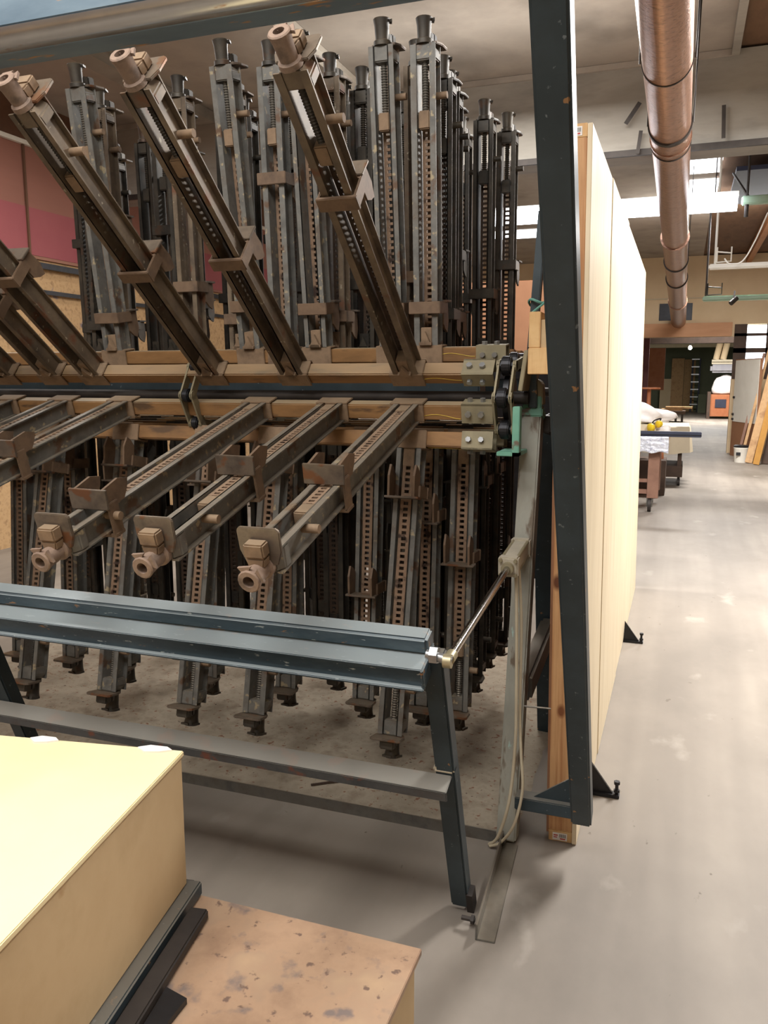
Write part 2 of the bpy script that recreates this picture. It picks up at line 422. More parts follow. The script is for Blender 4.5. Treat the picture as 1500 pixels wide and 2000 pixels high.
# ------------------------------------------------------------------ clamp prototypes
def clamp_meshes(kind, LCH):
    ch, st, sd = {'brown': (m_brown, m_rustd, m_tan), 'grey': (m_grey, m_rust, m_tan), 'dark': (m_dark, m_rustd, m_dark)}[kind]  # dark kind: shade among the deep rows is put into the steel
    D = {}
    for sx, key in ((-1, 'chan_a'), (1, 'chan_b')):
        b = MB()
        t = .0045
        xi, xo = sx * .0235, sx * .045
        lo, hi = min(xi, xi + sx * t), max(xi, xi + sx * t)
        b.box(lo, hi, -.034, .034, .03, LCH)
        for y in (-.034, .034 - t):
            b.box(min(xi, xo), max(xi, xo), y, y + t, .03, LCH)
        D[key] = ('side_channel', b.mesh('side_channel', ch))
    b = MB()
    z0, z1, p, hole = .07, LCH - .27, .021, .0115
    for s in (-1, 1):
        b.box(min(s * .0085, s * .02), max(s * .0085, s * .02), .019, .027, z0, z1)
    z = z0
    while z < z1 - .001:
        b.box(-.0085, .0085, .019, .027, z, min(z + p - hole, z1))
        z += p
    D['ladder'] = ('ladder_strap', b.mesh('ladder_strap', st))
    b = MB()
    e = LCH - .02
    b.prism([(-.045, e - .03), (.045, e - .03), (.045, e), (.028, e + .022), (-.028, e + .022), (-.045, e)], .06,
            Matrix(((1, 0, 0, 0), (0, 0, 1, -.03), (0, 1, 0, 0), (0, 0, 0, 1))))
    D['cap'] = ('end_cap', b.mesh('end_cap', ch, bevel=.004))
    b = MB()
    b.prism([(-.042, -.005), (.042, -.005), (.055, .03), (.056, .082), (.048, .09), (-.048, .09), (-.056, .082), (-.055, .03)], .009, Matrix.Translation((0, 0, LCH + .003)))
    D['plate'] = ('end_plate', b.mesh('end_plate', m_jaw if kind != 'dark' else m_dark, bevel=.002))
    b = MB()
    b.box(-.026, .026, .026, .062, LCH + .012, LCH + .046)
    b.prism([(-.026, .026), (.026, .026), (.02, -.0), (-.02, -.0)], .032, Matrix.Translation((0, 0, LCH + .012)))
    D['block'] = ('pressure_block', b.mesh('pressure_block', m_tan if LCH > 1.1 else m_dark, bevel=.004))
    b = MB()
    b.rev((0, -.012, LCH + .002), (0, -.012, 3), [(0, .03), (.014, .03), (.018, .023), (.06, .025), (.082, .029), (.085, .026), (.085, .0145), (.045, .0135), (.045, .001)], 14)
    for s in (-1, 1):
        b.prism([(0, 0), (.03, .0), (.012, -.03)], .008, Matrix.Translation((0, -.012, LCH + .074)) @ Matrix.Rotation(s * .9 + (PI if s < 0 else 0), 4, 'Z') @ Matrix.Translation((.012, 0, 0)))
    D['socket'] = ('screw_socket', b.mesh('screw_socket', m_cast if LCH > 1.1 else m_dark, smooth=.7))
    b = MB()
    prof = []
    z = 0
    while z < .2:
        prof += [(z, .0085), (z + .004, .012), (z + .008, .0085)]
        z += .0085
    b.rev((0, -.004, LCH - .215), (0, -.004, 3), prof, 10)
    D['rod'] = ('screw_rod', b.mesh('screw_rod', m_steel if kind == 'grey' else m_dark, smooth=.5))
    D['slider'] = ('slider_block', MB().box(-.021, .021, -.026, .028, LCH - .27, LCH - .21).mesh('slider_block', m_tan if kind != 'dark' else m_dark, bevel=.004))
    D['pin'] = ('side_pin', MB().cyl((.024, .01, LCH - .16), (.075, .01, LCH - .16), .012, n=10).mesh('side_pin', m_tan if kind != 'dark' else m_dark, smooth=.7))
    b = MB()
    h = .031
    b.box(-.062, .062, h - .001, h + .005, -.03, h + .005)
    b.box(-.062, .062, -h - .005, -h + .001, -.03, h + .005)
    b.box(-.062, .062, -h, h, h - .001, h + .005)
    D['saddle'] = ('rail_saddle', b.mesh('rail_saddle', sd, bevel=.002))
    b = MB()
    b.prism([(-.022, .036), (.022, .036), (.0, .085)], .012, Matrix(((1, 0, 0, 0), (0, 0, 1, -.047), (0, 1, 0, 0), (0, 0, 0, 1))))
    b.box(-.024, .024, -.047, -.03, .036, .046)
    D['gusset'] = ('base_gusset', b.mesh('base_gusset', sd))
    D['foot'] = ('strap_foot', MB().box(-.021, .021, -.03, .03, .036, .1).mesh('strap_foot', sd, bevel=.002))
    # sliding jaw, its own origin at its place along the bar
    b = MB()
    b.prism([(-.062, .036), (.06, .036), (.064, .094), (-.06, .096)], .008, Matrix.Translation((0, 0, .02)))
    D['jawplate'] = ('jaw_plate', b.mesh('jaw_plate', m_jaw if kind != 'dark' else m_dark, bevel=.0015))
    b = MB()
    Mx = Matrix(((0, 0, 1, 0), (1, 0, 0, 0), (0, 1, 0, 0), (0, 0, 0, 1)))
    for x, key in ((-.05, 'prong_a'), (.042, 'prong_b')):
        b = MB()
        b.prism([(.03, .02), (.092, .02), (.1, -.05), (.085, -.09), (.06, -.08), (.036, -.06)], .008, Matrix.Translation((x, 0, 0)) @ Mx)
        D[key] = ('jaw_prong', b.mesh('jaw_prong', m_strap if kind != 'dark' else m_dark))
    b = MB()
    for x in (-.057, .05):
        b.box(x, x + .007, -.045, .05, -.022, .022)
    b.box(-.06, .06, -.05, -.038, -.022, .022)
    D['strap'] = ('jaw_strap', b.mesh('jaw_strap', m_strap if kind != 'dark' else m_dark, bevel=.002))
    return D


PROTO = {n: clamp_meshes(k, l) for n, k, l in (('long brown', 'brown', 1.155), ('long grey', 'grey', 1.15), ('brown', 'brown', 1.05), ('grey', 'grey', 1.05), ('dark', 'dark', 1.05))}
ORD = ['first', 'second', 'third', 'fourth', 'fifth', 'sixth', 'seventh', 'eighth', 'ninth', 'tenth']


def clamp(x, y, z, th, jaw, kind, label, group):
    root = thing('bar_clamp', label, 'clamp', (x, y, z), (math.radians(90 - th), 0, 0), group)
    jawroot = None
    for key, (nm, me) in PROTO[kind].items():
        o = bpy.data.objects.new(nm, me)
        COL.objects.link(o)
        o.parent = root
        if key in ('jawplate', 'prong_a', 'prong_b', 'strap'):
            if key == 'jawplate':
                jawroot = o
                o.location = (0, 0, jaw)
            else:
                o.parent = jawroot
    return root


A_, B_, C_ = (2.8, 1.62), (2.8, 1.49), (2.81, 1.385)
rails = []


def row(y, z, th, xs, kind, words, group, jaws=None, ths=None, must=lambda u: u > -160):
    xs = sorted(xs, reverse=True)
    rails.append((y, z, th))
    k = 0
    for i, x in enumerate(xs):
        t = ths[i] if ths else th + random.uniform(-.8, .8)
        p = Vector((x, y, z))
        if not must(shows(p)[0]):
            continue
        j = jaws[i] if jaws else random.choice((.16, .17, .18, .2, .3, .45, .6))
        clamp(x, y, z, t, j, kind, words % ORD[k], group)
        k += 1


row(A_[0], A_[1], 38.5, [-.914, -1.355, -1.705, -2.259, -2.467, -2.711, -3.02], 'long brown',
    'rusty brown clamp slanting up toward the viewer, %s from the roller chain', 'clamps slanting up over the front rail',
    [.78, .58, .56, .56, .4, .31, .3], [38.6, 39.1, 37.8, 38.3, 38.6, 38.2, 38.4])
row(B_[0], B_[1], -15.7, [-.913, -1.2, -1.51, -2.128, -2.424, -2.71, -3.03], 'long grey',
    'worn grey clamp reaching out level over the blue beam, %s from the roller chain', 'clamps reaching out level from the front rail',
    [.745, .722, .988, .65, .5, .6, .5], [-15.9, -15.4, -15.9, -15.6, -15.8, -15.5, -15.7])
row(C_[0], C_[1], -78, [-.905, -1.448, -1.729, -2.116, -2.508, -2.85], 'grey',
    'grey clamp hanging behind the blue press beam, first hanging row, %s from the chain', 'clamps of the first hanging row',
    [.19, .12, .17, .12, .16, .2])
# rows standing upright on the chain's upper run
UPR = [(3.00, [-.904, -1.04, -1.35, -1.50, -1.64, -2.30], [86, 83.3, 83, 86, 80.5, 81.4], 'grey', [.17, .17, .18, .66, .2, .17]),
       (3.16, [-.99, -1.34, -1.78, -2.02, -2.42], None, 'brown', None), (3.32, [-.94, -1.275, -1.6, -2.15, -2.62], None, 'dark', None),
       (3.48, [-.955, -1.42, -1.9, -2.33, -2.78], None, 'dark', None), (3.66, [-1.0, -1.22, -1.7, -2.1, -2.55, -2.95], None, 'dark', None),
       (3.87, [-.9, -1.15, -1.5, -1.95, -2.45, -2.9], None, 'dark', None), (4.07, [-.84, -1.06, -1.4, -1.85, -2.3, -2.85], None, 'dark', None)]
for i, (y, xs, ths, kind, jaws) in enumerate(UPR):
    row(y, 1.69, 88 if i else 84, xs, kind, kind + ' clamp standing upright, ' + ORD[i] + ' standing row, %s from the roller chain',
        'clamps of the ' + ORD[i] + ' standing row', jaws, ths, must=lambda u: u > 130)
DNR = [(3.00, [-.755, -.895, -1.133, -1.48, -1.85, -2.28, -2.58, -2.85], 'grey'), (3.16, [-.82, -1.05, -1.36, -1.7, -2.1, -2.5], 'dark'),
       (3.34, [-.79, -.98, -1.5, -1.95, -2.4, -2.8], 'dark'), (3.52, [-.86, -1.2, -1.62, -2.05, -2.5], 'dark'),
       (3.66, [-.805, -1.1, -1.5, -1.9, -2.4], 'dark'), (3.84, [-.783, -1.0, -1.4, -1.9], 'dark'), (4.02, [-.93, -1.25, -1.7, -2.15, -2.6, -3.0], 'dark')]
for i, (y, xs, kind) in enumerate(DNR):
    row(y, 1.385, -86 if i == 0 else -90, xs, kind, kind + ' clamp hanging straight down, ' + ORD[i + 1] + ' hanging row, %s from the chain', 'clamps of the ' + ORD[i + 1] + ' hanging row')

# ------------------------------------------------------------------ the carrier itself
car = thing('clamp_carrier', 'large rotary clamp carrier on grey splayed posts with rails and roller chains', 'clamp carrier', (-1.8, 3.3, 0))
XE = -.64
for y, z, th in rails:
    M = Matrix.Translation((0, y, z)) @ Matrix.Rotation(math.radians(90 - th), 4, 'X')
    r = MB().box(-4.4, XE, -.027, .027, -.027, .027, M).build('rail', m_rail, car, bevel=.004)
    if y < 3.05:
        b = MB()
        b.box(XE - .075, XE + .035, .028, .034, -.03, .034, M).box(XE - .075, XE + .035, -.03, .034, .028, .034, M)
        b.box(XE - .075, XE + .035, -.034, -.028, -.03, .034, M)
        b.build('rail_bracket', m_link, r)
        b = MB()
        for x in (XE - .05, XE - .005):
            b.cyl(M @ Vector((x, 0, .034)), M @ Vector((x, 0, .046)), .011, n=6)
            b.cyl(M @ Vector((x, .034, 0)), M @ Vector((x, .046, 0)), .01, n=6)
            b.cyl(M @ Vector((x, -.034, 0)), M @ Vector((x, -.046, 0)), .01, n=6)
        b.build('bracket_bolt', m_zinc, r)
        pts = [M @ Vector((-.86 + .14 * q / 8, -.014 + .008 * math.sin(q * .55) if th < 0 else .0, .0275) if th < 30 else (-.86 + .14 * q / 8, -.0275, .006 * math.sin(q * .6))) for q in range(9)]
        MB().tube(pts, .0012, 5).build('crayon_mark', m_crayon, r)
# main beams inside the chain loop
MB().box(-4.4, -.7, 2.97, 3.07, 1.53, 1.6).build('inner_beam', m_blue, car, bevel=.006)
MB().box(-4.4, -.7, 3.95, 4.05, 1.53, 1.6).build('inner_beam', m_blue, car, bevel=.006)


def racetrack(y0, y1, zc, r, n):
    L = (y1 - y0) * 2 + 2 * PI * r
    out = []
    for i in range(n):
        s = (i + .5) / n * L
        a = PI * r
        if s < a:
            t = PI / 2 + s / r
            out.append((y0 + r * math.cos(t), zc + r * math.sin(t)))
        elif s < a + (y1 - y0):
            out.append((y0 + s - a, zc - r))
        elif s < 2 * a + (y1 - y0):
            t = -PI / 2 + (s - a - (y1 - y0)) / r
            out.append((y1 + r * math.cos(t), zc + r * math.sin(t)))
        else:
            out.append((y1 - (s - 2 * a - (y1 - y0)), zc + r))
    return out


def chain(xc, wid, name, plate_m, rr):
    nodes = racetrack(2.86, 4.15, 1.535, .125, 26)
    ch = MB()
    for (y, z) in nodes:
        ch.cyl((xc - wid, y, z), (xc + wid, y, z), .012, n=8)
    ch = ch.build(name, m_black, car, smooth=.7)
    k = 0
    for i, (y, z) in enumerate(nodes):
        MB().cyl((xc - wid * .6, y, z), (xc + wid * .6, y, z), rr, n=20).build('chain_roller', m_black, ch, bevel=.004, off=Vector(car.location))
        y2, z2 = nodes[(i + 1) % len(nodes)]
        e = .004 * (i % 2)
        b = MB()
        for s in (-1, 1):
            X0 = xc + s * (wid + e)
            b.bar((X0, y, z), (X0, y2, z2), .034, .007, up=(1, 0, 0))
            for q in ((y, z), (y2, z2)):
                b.cyl((X0 - .0035, *q), (X0 + .0035, *q), .019, n=12)
        b.build('chain_plate', plate_m, ch, off=Vector(car.location))
    return ch


chain(-.566, .026, 'roller_chain', m_link, .034)
chain(-1.79, .022, 'middle_chain', m_link, .026)
# sprocket between the chain and the post
for y in (2.86, 4.15):
    MB().cyl((-.575, y, 1.535), (-.557, y, 1.535), .088, n=24).build('sprocket', m_black, car, smooth=.6)
    MB().cyl((-3.9, y, 1.535), (-.5, y, 1.535), .022, n=14).build('shaft', m_iron, car, smooth=.6)
# posts
b = MB().bar((-.495, 2.655, .004), (-.495, 2.93, 1.47), .068, .075, up=(0, -1, .2))
fp = b.build('front_post', m_post, car, bevel=.006)
MB().bar((-.495, 2.928, 1.462), (-.495, 2.934, 1.492), .078, .085, up=(0, -1, .2)).build('post_collar', m_mint, fp, bevel=.004)
MB().bar((-.495, 2.93, 1.485), (-.495, 2.936, 1.51), .066, .07, up=(0, -1, .2)).build('post_collar', m_mint, fp, bevel=.004)
b = MB()
pr = [(-.03, 0)] + [(-.027 * math.cos(t), .06 + .03 * math.sin(t)) for t in [i * PI / 8 for i in range(9)]] + [(.03, 0)]
b.prism(pr, .06, Matrix(((1, 0, 0, -.488), (0, 0, 1, 2.905), (0, 1, 0, 1.51), (0, 0, 0, 1))))
b.build('bearing_cap', m_link, fp, bevel=.003)
b = MB().box(-.515, -.462, 2.9, 2.97, 1.508, 1.54)
b.build('bearing_foot', m_mint, fp, bevel=.003)
MB().bar((-.505, 3.62, .004), (-.505, 3.25, 1.45), .08, .07, up=(0, 1, .2)).build('back_post', m_blue, car, bevel=.006)
MB().bar((-.49, 2.86, .48), (-.49, 3.44, .54), .06, .10).build('cross_strut', m_steel, car, bevel=.012)
MB().bar((-.45, 2.95, 1.44), (-.45, 3.3, 1.40), .03, .06).build('top_link', m_iron, car, bevel=.004)
MB().bar((-.53, 4.5, .004), (-.53, 4.2, 1.5), .065, .07, up=(0, 1, .2)).build('end_post', m_blue, car, bevel=.006)
# mint bracket under the chain and the guard plate over it
MB().box(-.524, -.5, 2.70, 2.74, 1.345, 1.51).box(-.575, -.5, 2.70, 2.86, 1.345, 1.36).build('mint_bracket', m_mint, car, bevel=.002)
M = Matrix.Translation((-.512, 2.75, 1.56)) @ Matrix.Rotation(.13, 4, 'Y')
MB().box(-.006, .008, -.0, .3, 0, .135, M).build('guard_plate', m_link, car, bevel=.002)
MB().bar((-.5, 2.9, 1.70), (-.475, 2.9, 2.16), .03, .035, up=(0, 1, 0)).build('guard_arm', m_blue, car, bevel=.003)
MB().bar((-.49, 2.9, 1.5), (-.5, 2.9, 1.71), .03, .035, up=(0, 1, 0)).build('guard_arm', m_blue, car, bevel=.003)
# floor members
b = MB().box(-3.9, -.53, 2.618, 2.624, .0, .042).box(-3.9, -.53, 2.624, 2.66, .0, .006)
b.build('floor_sill_angle', m_steel, car)
Mh = Matrix.Translation((-.472, 2.62, 0)) @ Matrix.Rotation(.058, 4, 'Z') @ Matrix.Translation((0, -2.62, 0))
b = MB().box(-.036, -.03, 2.1, 2.62, .0, .05, Mh).box(-.036, .02, 2.1, 2.62, 0, .006, Mh)
b.build('hinge_angle', m_steel, car, bevel=.001)
MB().cyl((-.53, 2.145, .03), (-.49, 2.145, .03), .007, n=10).cyl((-.502, 2.145, .03), (-.492, 2.145, .03), .013, n=6).build('hinge_bolt', m_iron, car)
MB().cyl((-.5, 2.6, .03), (-.5, 2.57, .03), .012, n=8).build('anchor_bolt', m_iron, car)
# left end stand of the carrier
MB().bar((-3.9, 2.655, .004), (-3.9, 2.93, 1.55), .075, .08, up=(0, -1, .2)).build('far_front_post', m_blue, car, bevel=.006)
MB().bar((-3.9, 4.5, .004), (-3.9, 4.2, 1.55), .065, .07, up=(0, 1, .2)).build('far_back_post', m_blue, car, bevel=.006)
# tie pin between post and stud
MB().cyl((-.52, 2.715, .472), (-.352, 2.72, .476), .0035, n=6).build('tie_pin', m_steel, car)
# pneumatic cylinder, its rod swings the press frame
cy = Vector((-.5, 2.58, 1.0))
rodend = Vector((-.5, 1.84, .925))
d = (rodend - cy).normalized()
u = Vector((1, 0, 0)).cross(d).normalized()
R = Matrix((Vector((1, 0, 0)), u, d)).transposed().to_4x4()
Mc = Matrix.Translation(cy) @ R
b = MB().box(-.027, .027, -.027, .027, -.2, -.02, Mc)
cyl = b.build('air_cylinder', m_cyl, car, bevel=.006)
MB().box(-.033, .033, -.033, .033, -.02, .016, Mc).box(-.033, .033, -.033, .033, -.225, -.195, Mc).build('cylinder_head', m_cyl, cyl, bevel=.005)
b = MB()
for sx in (-1, 1):
    for sy in (-1, 1):
        b.cyl(Mc @ Vector((sx * .024, sy * .024, -.2)), Mc @ Vector((sx * .024, sy * .024, .024)), .006, n=8)
b.build('tie_rod', m_link, cyl)
MB().cyl(Mc @ Vector((0, 0, .01)), Mc @ Vector((0, 0, .035)), .02, n=16).build('gland', m_link, cyl, smooth=.6)
rl = (rodend - cy).length
MB().cyl(Mc @ Vector((0, 0, .02)), Mc @ Vector((0, 0, rl - .03)), .011, n=16).build('piston_rod', m_chrome, cyl, smooth=.6)
MB().cyl(Mc @ Vector((0, 0, rl - .04)), Mc @ Vector((0, 0, rl - .01)), .015, n=12).cyl(rodend + Vector((-.01, 0, 0)), rodend + Vector((.01, 0, 0)), .017, n=16).build('rod_eye', m_brass, cyl, smooth=.6)
MB().cyl((-.495, 2.63, .96), (-.495, 2.63, .99), .012, n=10).build('hose_fitting', m_brass, cyl)

# ------------------------------------------------------------------ press frame in front of the carrier
pf = thing('press_frame', 'blue grey steel press frame tilted on a floor hinge before the clamps', 'press frame', (-1.8, 2.13, 0))
O = Vector((0, 1.86, .965))
vv = Vector((0, -.345, .939))
ww = Vector((0, -.939, -.345))
Mp = Matrix.Translation(O) @ Matrix((Vector((1, 0, 0)), -ww, vv)).transposed().to_4x4()      # local y = away from viewer
MB().box(-3.6, -.56, 0, .055, -.048, .0, Mp).build('press_tube', m_bluew, pf, bevel=.007, seg=3)
b = MB().box(-3.6, -.56, -.058, .055, -.056, -.048, Mp).box(-3.6, -.56, -.052, -.046, -.106, -.05, Mp).box(-3.6, -.56, -.066, -.046, -.112, -.104, Mp)
b.build('ledge_channel', m_bluew, pf, bevel=.002)
MB().box(-.566, -.558, -.06, .05, -.108, -.05, Mp).build('end_lug', m_bluew, pf, bevel=.002)
for x in (-.555, -2.08):
    MB().box(x - .024, x + .03, .0, .05, -1.01, -.056, Mp).build('leg', m_blue, pf, bevel=.005)
b = MB().box(-3.6, -.532, -.064, .0, -.46, -.454, Mp).box(-3.6, -.532, -.064, -.058, -.488, -.454, Mp)
b.build('cross_bar', m_bar, pf, bevel=.002)
MB().box(-.585, -.525, -.002, .03, -.452, -.436, Mp).build('weld_bead', m_sheet, pf, bevel=.006)
MB().cyl((-.556, 1.845, .935), (-.49, 1.845, .925), .012, n=12).cyl((-.545, 1.845, .935), (-.525, 1.845, .935), .022, n=6).build('pivot_pin', m_zinc, pf, smooth=.6)
MB().box(-.53, -.51, .0, .04, -1.03, -.95, Mp).build('hinge_lug', m_iron, pf)

# ------------------------------------------------------------------ overhead frame
of = thing('overhead_frame', 'tall dark blue tube frame leaning over the clamps from a welded foot', 'frame', (-.24, 2.58, .16))
p0, p1 = Vector((-.238, 2.60, .16)), Vector((-.238, 1.425, 2.30))
MB().bar(p0, p1, .066, .066, up=(1, 0, 0)).build('upright_tube', m_blue, of, bevel=.006, seg=3)
pr = [(1.485, 2.25), (1.485, 2.37), (1.385, 2.37), (1.385, 2.283), (1.418, 2.25)]
MX = Matrix(((0, 0, 1, -3.6), (1, 0, 0, 0), (0, 1, 0, 0), (0, 0, 0, 1)))
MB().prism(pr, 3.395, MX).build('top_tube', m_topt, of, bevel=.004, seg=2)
arc = [PI + i * PI / 16 for i in range(9)]
MB().prism([(1.418 + .0335 * math.cos(t), 2.2835 + .0335 * math.sin(t)) for t in arc] + [(1.412, 2.258), (1.393, 2.277)], 3.39, MX).build('bare_highlight_edge', m_bare, of, smooth=.6)  # bare metal strip added so the lower edge shows a bright highlight
of['label'] = 'tall dark blue tube frame leaning over the clamps from a welded foot'

MB().bar((-3.56, 2.60, .16), (-3.56, 1.425, 2.30), .066, .066, up=(1, 0, 0)).build('upright_tube', m_blue, of, bevel=.006, seg=3)
MB().box(-.46, -.21, 2.575, 2.635, .16, .205).build('foot_bar', m_blue, of, bevel=.003)
MB().prism([(-.4, .205), (-.268, .205), (-.268, .3)], .008, Matrix(((1, 0, 0, 0), (0, 0, 1, 2.6), (0, 1, 0, 0), (0, 0, 0, 1)))).build('gusset', m_blue, of)

# ------------------------------------------------------------------ floor brackets by the panel
for y, lab in ((3.09, 'black triangular floor bracket with levelling bolt, by the overhead frame foot'), (5.08, 'black triangular floor bracket with levelling bolt, halfway along the plywood panel')):
    t = thing('floor_bracket', lab, 'bracket', (-.2, y, 0), group='floor brackets along the panel')
    MB().prism([(-.262, .012), (-.17, .012), (-.258, .13)], .012, Matrix(((1, 0, 0, 0), (0, 0, 1, y - .006), (0, 1, 0, 0), (0, 0, 0, 1)))).build('gusset', m_black, t)
    MB().box(-.262, -.146, y - .02, y + .02, 0, .014).build('base_bar', m_black, t, bevel=.002)
    MB().cyl((-.157, y, .014), (-.157, y, .06), .0065, n=10).cyl((-.157, y, .052), (-.157, y, .064), .012, n=6).cyl((-.157, y, .02), (-.157, y, .03), .012, n=6).build('levelling_bolt', m_black, t)

# ------------------------------------------------------------------ stud framed plywood panel
XP = -.279
pn = thing('stud_panel', 'tall plywood covered stud panel standing on edge beside the carrier', 'panel', (XP, 2.70, 0), (0, -.0155, 0))
Z = Vector()
PH, PL = 2.37, 3.75
MB().box(-.08, 0, 0, .04, .042, PH - .042).build('end_stud', m_fir, pn, bevel=.002, off=Z)
for y in (1.2, 2.4, PL - .04):
    MB().box(-.08, 0, y, y + .04, .042, PH - .042).build('stud', m_fir, pn, off=Z)
MB().box(-.08, 0, 0, PL, 0, .042).build('bottom_plate', m_pine, pn, bevel=.002, off=Z)
MB().box(-.08, 0, 0, PL, PH - .042, PH).build('top_plate', m_pine, pn, bevel=.002, off=Z)
for y0, y1, dx in ((-.008, .735, .0), (.74, 1.74, .003), (1.748, PL, .0)):
    MB().box(.001 + dx, .016 + dx, y0, y1, 0.002, PH - .004 + dx).build('plywood_sheet', m_ply, pn, bevel=.0015, off=Z)
MB().box(-.095, -.081, .05, PL, 0.002, PH - .01).build('back_sheet', m_brownb, pn, off=Z)
for z, tilt in ((PH - .036, 0), (.006, .04)):
    s = MB().box(-.066, -.016, -.0016, 0, z, z + .027).build('paper_label', m_sticker, pn, off=Z)
    b = MB()
    for k in range(8):
        b.box(-.042 + k * .003, -.0405 + k * .003 - (k % 2) * .0006, -.0024, -.0016, z + .011, z + .023)
    b.build('barcode', m_ink, s, off=Z)
    MB().box(-.062, -.048, -.0024, -.0016, z + .016, z + .02).box(-.062, -.05, -.0024, -.0016, z + .009, z + .012).box(-.04, -.022, -.0024, -.0016, z + .004, z + .008).build('print', m_redink, s, off=Z)

# blocks tied to the guard arm
blk = thing('pine_block', 'pale pine block tied up behind the dark upright tube', 'block', (-.44, 2.72, 1.615))
MB().box(-.482, -.40, 2.72, 2.9, 1.615, 1.70).build('lower_offcut', m_pine, blk, bevel=.002, off=Vector((-.482, 2.82, 1.615)) * 0 + Vector(blk.location))
MB().box(-.482, -.445, 2.725, 2.9, 1.70, 1.815).build('upper_offcut', m_pine, blk, bevel=.002)
MB().box(-.445, -.40, 2.735, 2.9, 1.70, 1.79).build('card_offcut', m_mdf, blk, bevel=.001)
pts = [Vector((-.485 + .03 * math.cos(t), 2.9 + .035 * math.sin(t), 1.852 + .008 * math.sin(t * 2) + .002 * t)) for t in [i * 2 * PI / 16 for i in range(17)]]
pts += [Vector((-.44, 2.86, 1.855)), Vector((-.40, 2.80, 1.85)), Vector((-.37, 2.78, 1.84))]
b = MB().tube(pts, .0045, 6).tube([Vector((-.455, 2.87, 1.856)), Vector((-.475, 2.84, 1.835)), Vector((-.5, 2.84, 1.815))], .004, 6)
tag(b.build('rope', m_rope, smooth=.8), 'teal rope knotted round the dark guard arm above the pine block', 'rope')

# air hoses on the post


def curve(P, n=10):
    P = [Vector(p) for p in P]
    out = []
    for i in range(len(P) - 1):
        a, b_, c, d_ = P[max(i - 1, 0)], P[i], P[i + 1], P[min(i + 2, len(P) - 1)]
        for k in range(n):
            t = k / n
            out.append(.5 * ((2 * b_) + (c - a) * t + (2 * a - 5 * b_ + 4 * c - d_) * t * t + (3 * b_ - a - 3 * c + d_) * t ** 3))
    return out + [P[-1]]


h1 = curve([(-.485, 2.62, .99), (-.475, 2.60, .85), (-.466, 2.585, .6), (-.462, 2.57, .4), (-.475, 2.56, .2), (-.51, 2.56, .06), (-.545, 2.58, .012)])
tag(MB().tube(h1, .0055, 8).build('air_hose', m_hose, smooth=.9), 'cream air hose hanging down the post front to the floor angle', 'hose', 'cream air hoses on the post')
h2 = curve([(-.478, 2.64, .98), (-.462, 2.62, .8), (-.455, 2.6, .5), (-.442, 2.575, .36), (-.432, 2.56, .24), (-.455, 2.55, .12), (-.5, 2.56, .04), (-.54, 2.57, .012)])
tag(MB().tube(h2, .005, 8).build('air_hose', m_hose, smooth=.9), 'cream air hose bowing out beside the post toward the welded foot', 'hose', 'cream air hoses on the post')

# ------------------------------------------------------------------ sawdust and splinters
b = MB()
nx, ny = 60, 40
for j in range(ny + 1):
    for i in range(nx + 1):
        x = -3.6 + 3.12 * i / nx
        y = 2.665 + 2.2 * j / ny
        e = min(i, nx - i, j, ny - j) / 4
        h = .002 + (random.random() * .006 + .004 * math.sin(x * 9) * math.cos(y * 7) + .004) * min(1, e)
        b.v.append(Vector((x + random.uniform(-.01, .01), y + (random.uniform(0, .01) if j else 0), max(.0015, h))))
for j in range(ny):
    for i in range(nx):
        q = j * (nx + 1) + i
        b.f.append((q, q + 1, q + nx + 2, q + nx + 1))
tag(b.build('sawdust', m_saw, smooth=2), 'brown sawdust spread over the floor under the hanging clamps', 'sawdust', kind='stuff')
for k, (x, y, a, l, lab) in enumerate(((-1.30, 2.75, .6, .12, 'long brown wood splinter in the sawdust near the floor angle'), (-1.0, 2.83, .4, .07, 'short brown wood splinter lying deeper in the sawdust'))):
    o = MB().bar((x, y, .014), (x + l * math.cos(a), y + l * math.sin(a), .016), .007, .006).build('wood_splinter', m_dkwood)
    tag(o, lab, 'splinter')

# ------------------------------------------------------------------ box on platform, near
tb = thing('work_platform', 'low wooden platform with a rust stained steel top, below the fibreboard box', 'platform', (-1.05, .9, 0))
MB().box(-1.75, -.44, .3, 1.447, .435, .45).build('rusted_top', m_rusttop, tb, bevel=.0015)
MB().box(-1.74, -.452, .31, 1.437, 0, .434).build('side_panel', m_tabside, tb, bevel=.002)
ax = Vector((.985, .165, 0)).normalized()
ay = Vector((-.152, .988, 0)).normalized()
ay = Vector((-ax.y, ax.x, 0))
c0 = Vector((-.984, 1.428, 0))
Mb = Matrix.Translation(c0) @ Matrix((ax, ay, Vector((0, 0, 1)))).transposed().to_4x4()
bx = thing('fibreboard_box', 'large tan fibreboard box with a pale lid on dark runners', 'box', (c0.x - .3, c0.y - .3, .45))
W_, D_ = .68, .8
MB().box(-W_, 0, -D_, 0, .485, .785, Mb).build('body', m_mdf, bx, bevel=.003)
MB().box(-W_ - .002, .004, -D_ - .002, .003, .788, .8, Mb).build('lid', m_mdft, bx, bevel=.002)
MB().box(-W_, .002, -D_, .0, .7855, .788, Mb).build('lid_edge', m_corr, bx)
for x, w in ((-.36, .07), (-.1, .08)):
    MB().prism([(x, .0), (x + w * .3, -.018), (x + w * .7, -.012), (x + w, 0), (x + w * .8, .012), (x + w * .3, .014)], .004, Mb @ Matrix.Translation((0, -.005, .8))).build('torn_tape', m_sticker, bx)
rn = thing('steel_runner', 'dark steel runner under the fibreboard box, poking past its corner', 'runner', Mb @ Vector((.02, -.4, .45)))
MB().box(-.05, .028, -D_, .018, .451, .484, Mb).build('runner_bar', m_blue, rn, bevel=.004)
MB().box(-.05, .012, .0, .03, .451, .478, Mb).build('runner_tip', m_black, rn, bevel=.006)
